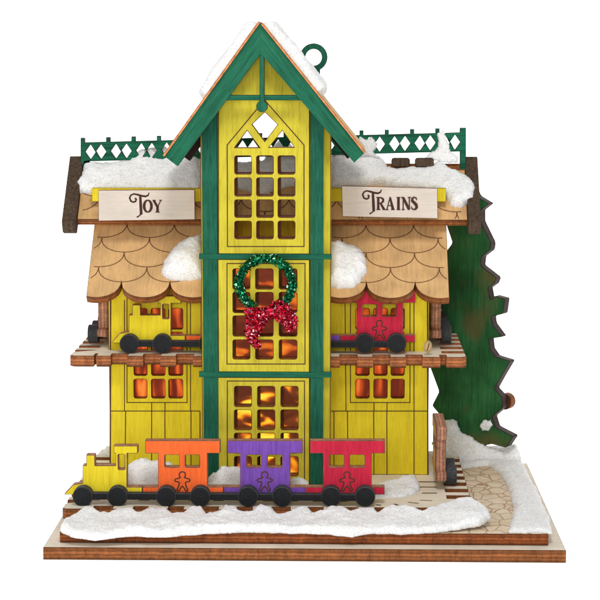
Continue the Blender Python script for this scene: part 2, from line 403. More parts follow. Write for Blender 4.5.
# roofs
class Roof: pass
def scallop_lines(u0, u1, cusp, p, v0, dv, nrow, vmax):
    out = []
    for r in range(1, nrow+1):
        vc = v0+dv*r; off = cusp+(p/2 if r % 2 else 0)
        k0 = math.floor((u0-off)/p)-1; k1 = math.ceil((u1-off)/p)+1
        for k in range(k0, k1+1):
            a = off+k*p; pts = []
            for i in range(17):
                th = math.pi*i/16; uu = a+p/2-math.cos(th)*p/2; vv = vc-math.sin(th)**.85*dv*.98
                if u0 < uu < u1 and (vv > .008 or v0 >= 0) and vv < vmax: pts.append((uu, vv))
                elif len(pts) > 1: out.append(pts); pts = []
            if len(pts) > 1: out.append(pts)
    return out
def scallop_edge(u0, u1, cusp, p, dv):
    """list of points from u0 to u1 along the cut lower edge; v = 0 at cusps, -dv at the belly"""
    pts = []; n = int((u1-u0)/.018)
    us = sorted(set([u0+(u1-u0)*i/n for i in range(n+1)]+[cusp+k*p for k in range(-8, 9) if u0 < cusp+k*p < u1]))
    for u in us:
        f = ((u-cusp)/p) % 1.0; s = abs(f*2-1)
        pts.append((u, -dv*(max(0, 1-s**2.1))**.5))
    return pts
# lower (veranda) roof, front: two halves either side of the tower
lo = Frame((0, 2.034, 2.56), (1, 0, 0), (0, .80, .77))     # v=0 lies on the cusps
def lower_roof(xa, xb, cpx):
    c0 = lo.px(cpx, 281)[0]; p = .533; dv = .213
    e = scallop_edge(xa, xb, c0, p, dv)
    o = e+[(xb, .90), (xa, .90)]
    return board('veranda_roof', o, lo, .105, M['tan'], M['edge'], parent=H, lines=scallop_lines(xa+.005, xb-.005, c0, p, 0, dv, 4, .9), lw=.010, line_mat=M['engrave_s'], bevel=.006)
lower_roof(.208, 1.50, 121.5)
lower_roof(2.85, 4.152, 366.3)
lob = Frame((0, 3.966, 2.56), (-1, 0, 0), (0, -.80, .77))
board('veranda_roof', scallop_edge(-4.152, -.208, -.4, .533, .213)+[(-.208, .90), (-4.152, .90)], lob, .105, M['tan'], M['edge'], parent=H, lines=scallop_lines(-4.14, -.22, -.4, .533, 0, .213, 4, .9), line_mat=M['engrave_s'])
# upper roof
ur = Frame((0, 2.42, 3.215), (1, 0, 0), (0, .59, .60)); UL = .835
c0 = ur.px(98, 205)[0]
board('main_roof', rect(.045, 0, 4.375, UL), ur, .10, M['tan'], M['edge'], parent=H, lines=scallop_lines(.06, 4.36, c0, .533, -.1, .213, 4, UL-.01), line_mat=M['engrave_s'])
urb = Frame((0, 3.58, 3.215), (-1, 0, 0), (0, -.59, .60))
board('main_roof', rect(-4.375, 0, -.045, UL), urb, .10, M['tan'], M['edge'], parent=H, lines=scallop_lines(-4.36, -.06, -1, .533, -.1, .213, 4, UL-.01), line_mat=M['engrave_s'])
for X0, X1 in ((-.11, .043), (4.377, 4.515)):
    fr = Frame((X1, 0, 0), (0, 1, 0), (0, 0, 1))
    board('gable_board', [(2.30, 3.20), (2.36, 3.08), (2.42, 3.06), (3.0, 3.60), (3.58, 3.06), (3.64, 3.08), (3.70, 3.20), (3.0, 3.885)], fr, X1-X0, M['dkwood'], M['dkwood'], parent=H)
# yellow batten the name boards hang from
fb2 = front(2.47)
for a, b in ((92, 202), (329, 446)):
    p = fb2.px(a, 201.5); q = fb2.px(b, 188.5)
    board('sign_batten', rect(p[0], p[1], q[0], q[1]), fb2, .13, M['yellow'], M['yellow_dull'], parent=H)

# railing
fr_ = front(2.93)
def railing():
    P = lambda x, y: fr_.px(x, y)
    def ty(x): return 142.6-(x-80)*.0265
    top = []; posts = [(80.5, 84.5)]
    x = 106
    while x < 455: posts.append((x, x+4)); x += 25.35
    posts[-1] = posts[-1]; posts = [q for q in posts if q[0] < 450]+[(460, 466)]
    for a, b in posts:
        m = ty(a); top += [P(a, m), P(a, m-4.6), P(b, m-4.6), P(b, m)]
    bot = [P(466, ty(466)+38), P(460, ty(460)+38), P(460, ty(460)+19), P(84.5, ty(84)+19), P(84.5, ty(84)+30), P(80.5, ty(80)+30)]
    holes = []
    for i in range(len(posts)-1):
        a = posts[i][1]; b = posts[i+1][0]
        if b-a < 10: continue
        for f in (.27, .76):
            cx = a+(b-a)*f; cy = ty(cx)+9.6
            holes.append([P(cx, cy-7.6), P(cx+5.3, cy), P(cx, cy+7.6), P(cx-5.3, cy)])
    board('ridge_railing', top+bot, fr_, .08, M['green_rail'], M['edge_dk'], holes=holes, parent=H, bevel=.005)
railing()
for a, b in ((391.5, 410), (415, 434)):
    f3 = front(2.86); p = f3.px(a, 167); q = f3.px(b, 158)
    board('ridge_cleat', rrect(p[0], p[1], q[0], q[1], .03), f3, .06, M['dkwood'], M['edge_dk'], parent=H)

# ---------------- tower
TY = 1.50
ft = front(TY)
TX0, TX1 = 1.483, 2.868
gf = front(1.25)
apex = gf.px(260, 23.5); lf = gf.px(164.8, 156.5); rf = gf.px(364, 153.5)
def slope_z(X):
    if X < apex[0]: return apex[1]-(apex[0]-X)*(apex[1]-lf[1])/(apex[0]-lf[0])
    return apex[1]-(X-apex[0])*(apex[1]-rf[1])/(rf[0]-apex[0])
drop = .06
# structural panel with large openings
fp = front(TY+.102)
def opx(fr, a, c, b, d):
    p = fr.px(a, d); q = fr.px(b, c); return rect(p[0], p[1], q[0], q[1])
oT = opx(fp, 231, 146, 299, 243); oM = opx(fp, 231, 264, 300, 363); oL = opx(fp, 231, 382, 301, 480)
gothic = [fp.px(231, 243), fp.px(299, 243), fp.px(299, 146), fp.px(265, 106), fp.px(231, 146)]
board('tower_front', [(TX0, .37), (TX1, .37), (TX1, slope_z(TX1)-drop), (apex[0], apex[1]-drop), (TX0, slope_z(TX0)-drop)], fp, .09, M['yellow_t'], M['edge'], holes=[gothic, oM, oL], parent=H)
# window panels between the green uprights
xa, xb = 218.4, 309.6
def panel(name, y0, y1, holes_px, lines, cols=None, rows=None, top=None):
    p = ft.px(xa, y1); q = ft.px(xb, y0)
    out = rect(p[0], p[1], q[0], q[1]) if not top else [p, (q[0], p[1])]+top
    hs = [ft.pts(h) for h in holes_px]
    if cols: hs += pane_holes(ft, cols, rows)
    return board(name, out, ft, .10, M['yellow_t'], M['edge'], holes=hs, parent=H, lines=[{'p': ft.pts(l), 'c': True} for l in lines], lw=.011)
colsT = [(234.8, 251.3), (256.7, 273.2), (278.2, 294.8)]
zt = lambda px: None
top_out = [(ft.px(xb, 100)[0], slope_z(ft.px(xb, 100)[0])-.10), (apex[0], apex[1]-.12), (ft.px(xa, 100)[0], slope_z(ft.px(xa, 100)[0])-.10)]
wT = panel('tower_window', 60, 254, [[(234.9, 147.5), (259.5, 147.5), (247, 130.7)], [(269.3, 147.2), (293.9, 147.2), (282.4, 130.7)], [(264.8, 112.5), (277.4, 124.5), (264.8, 141.3), (252.2, 124.5)]],
      [[(227.5, 246.5), (304, 246.5), (304, 145), (264.5, 100), (227.2, 145)]], colsT, [(156, 174), (178, 196), (200, 217.3), (221.3, 238.7)], top=top_out)
wM = panel('tower_window', 259.5, 372, [], [[(227, 263.5), (305, 263.5), (305, 364), (227, 364)]], [(233, 249.8), (255.7, 273), (279.3, 296.8)], [(269, 289), (292.5, 312.5), (316, 336), (340, 359)])
wL = panel('tower_window', 377.5, 488, [], [[(227.3, 381), (304.5, 381), (304.5, 480), (227.3, 480)]], [(234.5, 251.3), (257.7, 274.7), (281, 298)], [(386.5, 406.5), (410, 429.7), (433.3, 453), (456.7, 475.8)])
def backing(par, cols, rows, y0, y1, x0=232, x1=298.5):
    fk_ = front(TY+.103); p = fk_.px(x0, y1); q = fk_.px(x1, y0)
    board('window_backing', rect(p[0], p[1], q[0], q[1]), fk_, .075, M['edge'], M['edge'], holes=pane_holes(fk_, [(a+2.6, b+.5) for a, b in cols], [(c-.5, d-1.9) for c, d in rows], .012), parent=par, bevel=.003)
backing(wT, colsT, [(156, 174), (178, 196), (200, 217.3), (221.3, 238.7)], 150, 242)
backing(wM, [(233, 249.8), (255.7, 273), (279.3, 296.8)], [(269, 289), (292.5, 312.5), (316, 336), (340, 359)], 265, 362)
backing(wL, [(234.5, 251.3), (257.7, 274.7), (281, 298)], [(386.5, 406.5), (410, 429.7), (433.3, 453), (456.7, 475.8)], 383, 479, x1=299.5)
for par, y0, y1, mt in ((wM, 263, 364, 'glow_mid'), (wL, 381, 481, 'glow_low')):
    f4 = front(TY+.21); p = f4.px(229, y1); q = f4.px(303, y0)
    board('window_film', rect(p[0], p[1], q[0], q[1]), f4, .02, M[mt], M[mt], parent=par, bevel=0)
# green uprights and rails, one cut frame
def trim():
    f5 = front(TY-.004)
    y0 = 490
    P = lambda x, y: f5.px(x, y)
    for a, b in ((204.2, 217.8), (310.3, 323.2)):
        p = P(a, y0); q = P(b, 300)
        board('upright', [(p[0], .37), (q[0], .37), (q[0], slope_z(q[0])-.09), (p[0], slope_z(p[0])-.09)], f5, .10, M['green_dk'], M['green_dk'], parent=H, bevel=.004)
    f6 = front(TY-.012)
    for a, b in ((254.3, 259.2), (372.3, 377.2)):
        p = f6.px(199, b); q = f6.px(331.5, a)
        board('cross_rail', rect(p[0], p[1], q[0], q[1]), f6, .05, M['green_h'], M['green_dk'], parent=H, bevel=.004)
trim()
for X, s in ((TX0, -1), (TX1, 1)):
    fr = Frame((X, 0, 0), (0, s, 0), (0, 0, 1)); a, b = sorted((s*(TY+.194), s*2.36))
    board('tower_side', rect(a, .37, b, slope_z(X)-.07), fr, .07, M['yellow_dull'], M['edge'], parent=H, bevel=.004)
# inner partition seen through the lowest row of the top window
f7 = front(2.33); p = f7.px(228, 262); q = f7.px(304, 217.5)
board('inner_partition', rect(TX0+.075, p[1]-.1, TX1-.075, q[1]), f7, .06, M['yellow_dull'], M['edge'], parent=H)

# bargeboards, roof planks
ia = gf.px(259.8, 54.7); li = gf.px(177.5, 166.2); ri = gf.px(354.2, 162.7)
ia2 = gf.px(261.8, 54.7)
barge = [lf, li, ia, ia2, ri, rf, apex]
# split at the apex so that the grain follows each leg
def leg_board(a, b, outl, name='bargeboard'):
    ang = math.atan2(b[1]-a[1], b[0]-a[0]); fr = Frame((a[0], 1.25, a[1]), (math.sin(ang), 0, -math.cos(ang)), (math.cos(ang), 0, math.sin(ang)))
    loc = [((V((p[0], 1.25, p[1]))-fr.o).dot(fr.u), (V((p[0], 1.25, p[1]))-fr.o).dot(fr.v)) for p in outl]
    board(name, loc, fr, .11, M['green'], M['edge_dk'], parent=H, bevel=0, lines=[[(-.0, .03), (0.0, (V(b)-V(a)).length-.02)]] if False else [])
mid = ((ia[0]+ia2[0])/2, ia[1])
leg_board(lf, apex, [lf, li, ia, mid, apex])
leg_board(rf, apex, [rf, apex, (mid[0]+.001, mid[1]), ia2, ri])
gc = front(1.268)
P = gc.px
pa, pb = P(223, 100), P(300, 95)
board('collar_bar', rect(P(219, 97)[0], P(224, 100.3)[1], P(305, 97)[0], P(299, 95)[1]), gc, .07, M['green_h'], M['edge_dk'], parent=H, bevel=.004)
gc2 = front(1.258); P = gc2.px
c = P(261.9, 106.5); r = .059
post = [P(259.4, 52), P(259.4, 101)]; pts = [P(259.6, 50)]
pts += [(c[0]+r*math.cos(a), c[1]+r*math.sin(a)) for a in [math.radians(112+d) for d in range(0, 317, 12)]]
pts += [P(264.2, 50)]
board('pendant_post', pts, gc2, .09, M['green'], M['edge_dk'], parent=H, bevel=.004)
def plank(a, b, name='tower_roof'):
    # a foot, b apex (x,z); plank lies outside the bargeboard, runs back to the main ridge
    d = V((b[0]-a[0], 0, b[1]-a[1])); ln = d.length; d.normalize()
    if b[0] > a[0]: u = V((0, -1, 0)); y0, y1 = -2.45, -1.22
    else: u = V((0, 1, 0)); y0, y1 = 1.22, 2.45
    fr = Frame((a[0], 0, a[1]), u, d); fr.o = fr.o+fr.n*.026
    e = board(name, rect(y0, 0, y1, ln+(.012 if b[0] > a[0] else -.02)), fr, .024, M['tan'], M['edge_thin'], parent=H, bevel=.003)
    return fr, ln
frL, lnL = plank(lf, apex)
frR, lnR = plank(rf, apex)
# second gable frame at the back of the tower (dark underside seen below the left leg)
def inner_leg(a, b, name='rafter', ya=1.37, yb=1.48, th=.10, mt='edge'):
    d = V((b[0]-a[0], 0, b[1]-a[1])); ln = d.length; d.normalize()
    u = V((0, -1, 0)) if b[0] > a[0] else V((0, 1, 0)); y0, y1 = ((-yb, -ya) if b[0] > a[0] else (ya, yb))
    fr = Frame((a[0], 0, a[1]), u, d); fr.o = fr.o-fr.n*.002
    n = int(ln/.12)
    board(name, rect(y0, .02, y1, ln-.2), fr, th, M[mt], M[mt], parent=H, bevel=.004)
inner_leg(lf, apex); inner_leg(rf, apex)
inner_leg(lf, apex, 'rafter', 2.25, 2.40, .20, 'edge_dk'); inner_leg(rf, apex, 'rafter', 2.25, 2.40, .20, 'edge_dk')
# hanging loop on the tower ridge
fh = front(2.88)
c = fh.px(313.6, 57.3); ro = abs(fh.px(327.4, 57)[0]-c[0]); ri_ = ro*.60
out = circle(c[0], c[1], ro, 44, -62, 232)
stem = [(c[0]-ro*.55, 3.7), (c[0]+ro*.40, 3.7)]
board('hanging_loop', out+stem, fh, .07, M['green_dk'], M['edge_dk'], holes=[circle(c[0], c[1], ri_, 36)], parent=H, bevel=.005)

# ------------------------------------------------------------------ trains
TF = front(.87); TW = front(.75)
org = V((TW.px(82.5, 497)[0], .99, .36))          # train's own origin: under the first wheel, back face
def make_train(label, parts=('loco', 'orange', 'purple', 'red')):
    T = thing('toy_train', org, label, 'toy train', 'wooden trains standing on the tracks round the house')
    P = TF.pts
    def piece(name, pts, mat, holes=(), lines=(), lab=None):
        o = board(name, P(pts), TF, .118, mat, M['edge_tr'], holes=[rrect(*TF.px(a, d), *TF.px(b, c), .012) for a, c, b, d in holes], parent=T, lines=lines, lw=.0095, bevel=.006, back=M['tan'])
        if lab: tag(o, lab)
        return o
    def man(cx, cy):
        """gingerbread man engraved line: head at top, arms out, two legs"""
        h = [(0, -11.2), (2.2, -10.8), (3.4, -9), (3.1, -6.9), (2.2, -5.6), (4.6, -4.6), (7, -4.2), (8.3, -2.9), (7.2, -1.4), (4.6, -1.2), (3.2, -.4), (3.8, 2.4), (4.8, 5), (6, 6.6), (4.9, 8), (3.1, 7.3), (1.7, 4.6), (0, 3.2)]
        pts = h+[(-x, y) for x, y in reversed(h[1:-1])]
        return {'p': TF.pts([(cx+x*.93, cy+y) for x, y in pts]), 'c': True, 'w': .0135}
    subs = {}
    if 'loco' in parts:
        subs['loco'] = piece('locomotive', [(64.4, 494), (73, 484.8), (82.5, 483), (82.7, 465.4), (86.2, 465.4), (86.2, 455), (94.6, 455), (95, 465.6), (115.6, 465.6), (115.6, 453.4), (113.6, 453.4), (113.6, 445.8), (137.6, 445.8), (137.6, 453.4), (127, 453.4), (127, 487), (142.2, 487), (142.2, 494.6), (64.4, 494.6)],
              M['yellow'], holes=[(118.2, 454.4, 124.8, 469.6)], lab='yellow locomotive with a short stack and open cab')
    W = {'orange': (145, 220, 158, 207.5, 142.6, 223.3, (164.7, 179.2), (185.3, 199.6), 'orange'),
         'purple': (227.5, 302.6, 240, 290.3, 223.7, 305.5, (246.7, 260.8), (267.5, 282), 'purple'),
         'red': (310, 385, 323, 371.8, 305.9, 384.6, (329.2, 343.8), (350, 364.6), 'red')}
    for k in ('orange', 'purple', 'red'):
        if k not in parts: continue
        r0, r1, b0, b1, c0, c1, w0, w1, mt = W[k]
        subs[k] = piece('wagon', [(r0, 440.6), (r1, 440.6), (r1, 453.4), (b1, 453.4), (b1, 487), (c1, 487), (c1, 494.6), (c0, 494.6), (c0, 487), (b0, 487), (b0, 453.4), (r0, 453.4)],
              M[mt], holes=[(w0[0], 455, w0[1], 467.3), (w1[0], 455, w1[1], 467.3)], lines=[man((b0+b1)/2-.4, 483)], lab=k+' wagon with two windows and an engraved gingerbread figure')
    wheels = {'loco': (82.5, 117.2), 'orange': (166, 200), 'purple': (247.8, 282), 'red': (331, 365)}
    used = [k for k in ('loco', 'orange', 'purple', 'red') if k in parts]
    xs = [x for k in used for x in wheels[k]]
    a = TW.px(min(xs), 500.2); b = TW.px(max(xs), 495.3)
    fu = front(.775)
    board('undercarriage', rect(a[0], a[1], b[0], b[1]), fu, .093, M['black'], M['blackedge'], parent=T, bevel=.005)
    for k in used:
        for x in wheels[k]:
            c = TW.px(x, 496.9)
            board('wheel', circle(c[0], c[1], .1055, 40), TW, .117, M['black'], M['blackedge'], parent=subs[k], bevel=.008)
    return T
def copy_tree(o, parent=None):
    c = o.copy(); col.objects.link(c); c.parent = parent
    for ch in [x for x in list(bpy.data.objects) if x.parent == o]: copy_tree(ch, c)
    return c
t1 = make_train('long wooden train with yellow engine on the snowy ground track before the house')
t2 = copy_tree(t1); t2['label'] = 'long wooden train with yellow engine on the balcony under the shingled eaves'
t2.location = V((.652, 2.262, 1.771))
# short wagon trains on the side runs, seen end on
s1 = make_train('single wagon seen end on beside the right wall on the ground track', ('red',))
s1w = TW.px(365, 497)[0]-org.x
def place(o, x, y, z, rz): o.rotation_euler = (0, 0, rz); o.location = V((x, y, z))
# rotating by +90 deg makes local +X -> +Y and the wheels face -Y -> +X
end_r = TF.px(385, 490)[0]-org.x; end_l = TF.px(223.5, 490)[0]-org.x
e1 = TF.px(305.9, 490)[0]-org.x
place(s1, 4.0, 1.50-e1, .371, math.pi/2)
s2 = make_train('short wagon train seen end on at the right end of the balcony', ('purple', 'red'))
place(s2, 4.03, 2.40-end_l*.93, 1.771, math.pi/2); s2.scale = (.70,)*3 if False else (1, 1, 1); s2.location.x = 3.985
s3 = copy_tree(s2); s3['label'] = 'short wagon train seen end on at the left end of the balcony'
place(s3, .36, 2.46+end_r, 1.771, -math.pi/2)

# ------------------------------------------------------------------ signs
def glyphs(sign):
    """strokes in the lettering's own pixels: list of (points, widths)"""
    T = [([(148, 152), (168, 168), (160, 200), (125, 213), (88, 195), (70, 150), (86, 110), (130, 88), (190, 100), (250, 118), (310, 126), (346, 110), (364, 68)], [30, 26, 24, 24, 26, 26, 22, 22, 28, 32, 28, 24, 12]),
         ([(228, 108), (236, 250), (243, 392)], [34, 42, 42]), ([(225, 392), (262, 392)], [22, 14]), ([(243, 388), (212, 418), (178, 438)], [26, 16, 26])]
    if sign == 'Toy':
        S = list(T)
        el = [(342+55*math.cos(a), 272+88*math.sin(a)) for a in [2*math.pi*i/28 for i in range(28)]]
        S.append((el+[el[0]], [18+24*abs(math.cos(2*math.pi*i/28)) for i in range(29)]))
        S += [([(432, 186), (487, 285)], [38, 34]), ([(538, 186), (490, 280)], [14, 16]), ([(488, 262), (488, 360)], [38, 38]), ([(412, 184), (462, 184)], 13), ([(512, 184), (556, 184)], 13), ([(456, 361), (522, 361)], 14)]
        return S, 15.0, (125, 188)
    S = [([(143+(x-235)*.60, 45+(y-88)*.62) for x, y in p], [v*.62 for v in w] if isinstance(w, list) else w*.62) for p, w in T]
    S += [([(190, 105), (190, 221)], 23), ([(188, 109), (215, 109), (235, 122), (236, 145), (215, 160), (192, 163)], [10, 12, 20, 20, 12, 9]), ([(212, 162), (244, 220)], [18, 24]), ([(172, 107), (200, 107)], 9), ([(172, 221), (210, 221)], 9), ([(230, 221), (258, 221)], 9),
          ([(301, 103), (271, 220)], 10), ([(300, 103), (328, 220)], [16, 27]), ([(280, 184), (318, 184)], 9), ([(258, 221), (286, 221)], 9), ([(310, 221), (344, 221)], 9),
          ([(379, 107), (379, 221)], 25), ([(361, 107), (397, 107)], 9), ([(361, 221), (397, 221)], 9),
          ([(423, 107), (423, 221)], 11), ([(422, 107), (480, 221)], [24, 26]), ([(481, 107), (481, 221)], 11), ([(404, 107), (430, 107)], 9), ([(409, 221), (438, 221)], 9), ([(466, 107), (495, 107)], 9),
          ([(549, 132), (546, 113), (527, 105), (509, 116), (507, 137), (527, 157), (545, 175), (550, 200), (538, 217), (518, 220), (503, 210), (500, 190)], [10, 10, 12, 18, 24, 28, 28, 24, 16, 12, 10, 9])]
    return S, 9.375, (358, 186)
def sign(txt, corners, label):
    fs = front(2.20); cs = fs.pts(corners); o = V((cs[0][0], 2.20, cs[0][1]))
    T = thing('shop_sign', (sum(c[0] for c in cs)/4, 2.3, min(c[1] for c in cs)), label, 'sign', 'name boards on the roof')
    strokes, k, og = glyphs(txt)
    nb = board('sign_board', cs, fs, .06, M['pale'], M['edge'], parent=T, bevel=.004)
    vs = []; fc = []
    for i, (p, w) in enumerate(strokes):
        q = fs.pts([(og[0]+x/k, og[1]+y/k) for x, y in p]); s = (fs.px(300, 200)[0]-fs.px(299, 200)[0])/k
        rv, rf = ribbon(q, [v*s for v in w] if isinstance(w, list) else w*s); b = len(vs)
        vs += [(v.x, v.y, .0016+i*.0003) for v in rv]; fc += [tuple(b+j for j in f) for f in rf]
    me = mesh('lettering', vs, fc, [M['ink']]); link('lettering', me, nb, fs.mat())
    f9 = front(2.262); c1 = f9.px((corners[0][0]+corners[1][0])/2-18, 212); c2 = f9.px((corners[0][0]+corners[1][0])/2+18, 198)
    board('mounting_block', rect(c1[0], c1[1]-.05, c2[0], c2[1]), f9, .13, M['yellow_dull'], M['edge'], parent=T)
sign('Toy', [(98.5, 221), (195, 219.6), (194.6, 189.6), (98.3, 190.2)], 'pale wooden board lettered Toy, left of the tower')
sign('Trains', [(342.6, 216.6), (437.8, 218.6), (437.4, 188.2), (341.6, 185.8)], 'pale wooden board lettered Trains, right of the tower')

# ------------------------------------------------------------------ wreath
def tinsel(path, rad, n, mats, weights, size=.02, name='ring', parent=None, closed=False, wm=None, flat=1.0):
    vs = []; fs = []; mi = []
    m = len(path)
    for i in range(n):
        t = random.random()*(m if closed else m-1.001); k = int(t) % m; f = t-int(t)
        a = V(path[k]); b = V(path[(k+1) % m]); c = a.lerp(b, f); r = rad[k]*(1-f)+rad[(k+1) % m]*f if isinstance(rad, list) else rad
        d = V((random.gauss(0, 1), random.gauss(0, 1)*flat, random.gauss(0, 1))).normalized()*r*(random.random()**.45)
        p = c+d
        nrm = (d.normalized()+V((random.gauss(0, .7), random.gauss(0, .7)-.2, random.gauss(0, .7)))).normalized()
        u = nrm.orthogonal().normalized(); u.rotate(Matrix.Rotation(random.random()*6.3, 3, nrm)); w = nrm.cross(u)
        s = size*(.5+random.random()*.8); o = len(vs)
        vs += [p+u*s*.5+w*s*.32, p-u*s*.5+w*s*.32, p-u*s*.5-w*s*.32, p+u*s*.5-w*s*.32]; fs.append((o, o+1, o+2, o+3))
        mi.append(random.choices(range(len(mats)), weights)[0])
    # core tube
    for i in range(m if closed else m-1):
        a = V(path[i]); b = V(path[(i+1) % m]); r1 = (rad[i] if isinstance(rad, list) else rad)*.62; r2 = (rad[(i+1) % m] if isinstance(rad, list) else rad)*.62
        ax = (b-a).normalized(); u = ax.orthogonal().normalized()
        if abs(ax.y) < .9: u = ax.cross(V((0, 1, 0))).normalized()
        w = ax.cross(u); o = len(vs)
        for p, rr in ((a, r1), (b, r2)):
            for j in range(8):
                an = math.pi*j/4; vs.append(p+u*rr*math.cos(an)+w*rr*math.sin(an)*flat)
        for j in range(8): fs.append((o+j, o+(j+1) % 8, o+8+(j+1) % 8, o+8+j)); mi.append(1)
    o0 = WMloc(parent)
    me = mesh(name, [v-o0 for v in vs], fs, mats, mi=mi)
    return link(name, me, parent, Matrix.Translation(o0))
def WMloc(p): return V(p.location) if p is not None else V((0, 0, 0))
fx = front(1.42)
wc = fx.px(265.8, 284)
Wt = thing('wreath', (wc[0], 1.42, wc[1]-.4), 'green tinsel wreath with a red bow hung on the middle tower window', 'wreath')
R = .281
ring = [(wc[0]+R*math.cos(a)*1.0, 1.425+.01*math.sin(5*a), wc[1]+R*.97*math.sin(a)) for a in [math.radians(-62+i*304/44) for i in range(45)]]
tinsel(ring, .060, 4600, [M['foil_g'], M['foil_gd'], M['foil_gl']], [6, 4, 1.3], .021, 'ring', Wt)
def tinsel_patch(poly, n, depth, name, seed):
    """a leaf of crushed foil: flakes scattered through a pillow shape"""
    rnd = random.Random(seed); P_ = fx.pts(poly); us = [p[0] for p in P_]; vs_ = [p[1] for p in P_]
    vs = []; fs = []; mi = []; k = 0; o0 = V(Wt.location)
    while k < n:
        p = (rnd.uniform(min(us), max(us)), rnd.uniform(min(vs_), max(vs_))); d = sdist(p, P_)
        if d <= -.006: continue
        k += 1; h = depth*math.sqrt(max(0, min(1, (d+.01)/.07)))
        c = V((p[0], 1.42-h*(rnd.random()**.4)*1.0, p[1]))
        nrm = V((rnd.gauss(0, .8), -1, rnd.gauss(0, .8))).normalized(); u = nrm.orthogonal().normalized(); u.rotate(Matrix.Rotation(rnd.random()*6.3, 3, nrm)); w = nrm.cross(u)
        s = .021*(.5+rnd.random()*.8); o = len(vs)
        vs += [c+u*s*.5+w*s*.32, c-u*s*.5+w*s*.32, c-u*s*.5-w*s*.32, c+u*s*.5-w*s*.32]; fs.append((o, o+1, o+2, o+3)); mi.append(rnd.choices((0, 1, 2), (6, 3.5, 1.6))[0])
    me = mesh(name, [v-o0 for v in vs], fs, [M['foil_r'], M['foil_rd'], M['foil_rl']], mi=mi)
    link(name, me, Wt, Matrix.Translation(o0))
BOW = ([(244.5, 310), (253, 307), (262, 307), (268, 312), (266.5, 323), (260, 331), (257, 338), (261, 348), (255, 347), (248.5, 340), (245, 331), (247, 319)],
       [(265, 313), (270, 306), (275, 301), (280, 299), (288, 305), (294, 313), (297.5, 319), (297, 325), (290, 332), (287, 329), (285, 324), (279, 322), (275, 318), (269, 318)])
# ------------------------------------------------------------------ tree
TYc = 3.55
f8 = front(TYc)
outl = [(468, 176), (476, 196), (488, 203), (480, 210), (480, 221), (490, 242), (489, 249), (481, 256), (480, 265), (495, 276), (493, 282), (487, 287), (489, 298), (492, 297), (493, 294), (503, 296), (501, 311), (490, 315), (491, 322), (500, 334), (488, 337), (489, 347), (494, 354), (508, 357), (500, 372), (493, 386), (500, 393), (501, 404), (491, 414), (494, 424), (511, 431), (504, 443), (490, 441), (478, 446),
        (478, 462), (462, 462), (462, 446), (447, 441), (434, 436), (444, 422), (433, 410), (440, 395), (431, 371), (441, 352), (431, 335), (444, 318), (437, 298), (449, 284), (441, 262), (453, 244), (447, 226), (459, 210), (457, 196)]
ax = f8.px(470, 300)[0]
rot = math.radians(-33)
ft_ = Frame((ax, TYc, 0), (math.cos(rot), math.sin(rot), 0), (0, 0, 1))
pts = [((f8.px(x, y)[0]-ax)/math.cos(rot)*1.0, f8.px(x, y)[1]) for x, y in outl]
sm = []
n = len(pts)
for i in range(n):                        # soften the teeth a little
    a, b = V(pts[i]), V(pts[(i+1) % n]); sm += [tuple(a.lerp(b, .07)), tuple(a.lerp(b, .20)), tuple(a.lerp(b, .5)), tuple(a.lerp(b, .80)), tuple(a.lerp(b, .93))] if (b-a).length > .09 else [tuple(a.lerp(b, .2)), tuple(a.lerp(b, .8))]
Tr = thing('pine_tree', (ax, TYc, .25), 'flat dark green jagged pine tree cut-out behind the right side of the house', 'tree')
board('crown', sm, ft_, .125, M['tree'], M['edge_dk'], parent=Tr)
kf = Frame((ax, TYc, 0), (math.cos(rot), math.sin(rot), 0), (0, 0, 1)); kf.o = kf.o-kf.n*.128
k = ((f8.px(501, 400)[0]-ax)/math.cos(rot), f8.px(501, 400)[1])
board('cross_branch', circle(k[0]-.05, k[1], .095, 24), kf, .11, M['edge'], M['edge'], parent=Tr)

# ------------------------------------------------------------------ snow
def sdist(p, poly):
    """signed distance (positive inside)"""
    x, y = p; n = len(poly); ins = False; d = 1e9
    for i in range(n):
        ax_, ay = poly[i]; bx_, by = poly[(i+1) % n]
        if (ay > y) != (by > y) and x < (bx_-ax_)*(y-ay)/(by-ay)+ax_: ins = not ins
        vx, vy = bx_-ax_, by-ay; l = vx*vx+vy*vy
        t = max(0, min(1, ((x-ax_)*vx+(y-ay)*vy)/l)) if l > 0 else 0
        dx, dy = x-ax_-t*vx, y-ay-t*vy; q = dx*dx+dy*dy
        if q < d: d = q
    d = math.sqrt(d); return d if ins else -d
tinsel_patch(BOW[0], 1900, .11, 'bow_tail', 1)
tinsel_patch(BOW[1], 1700, .11, 'bow_tail', 2)
tinsel_patch([(263, 309), (268, 306.5), (272, 309), (273, 315), (269, 319), (264, 317)], 420, .15, 'bow_knot', 3)
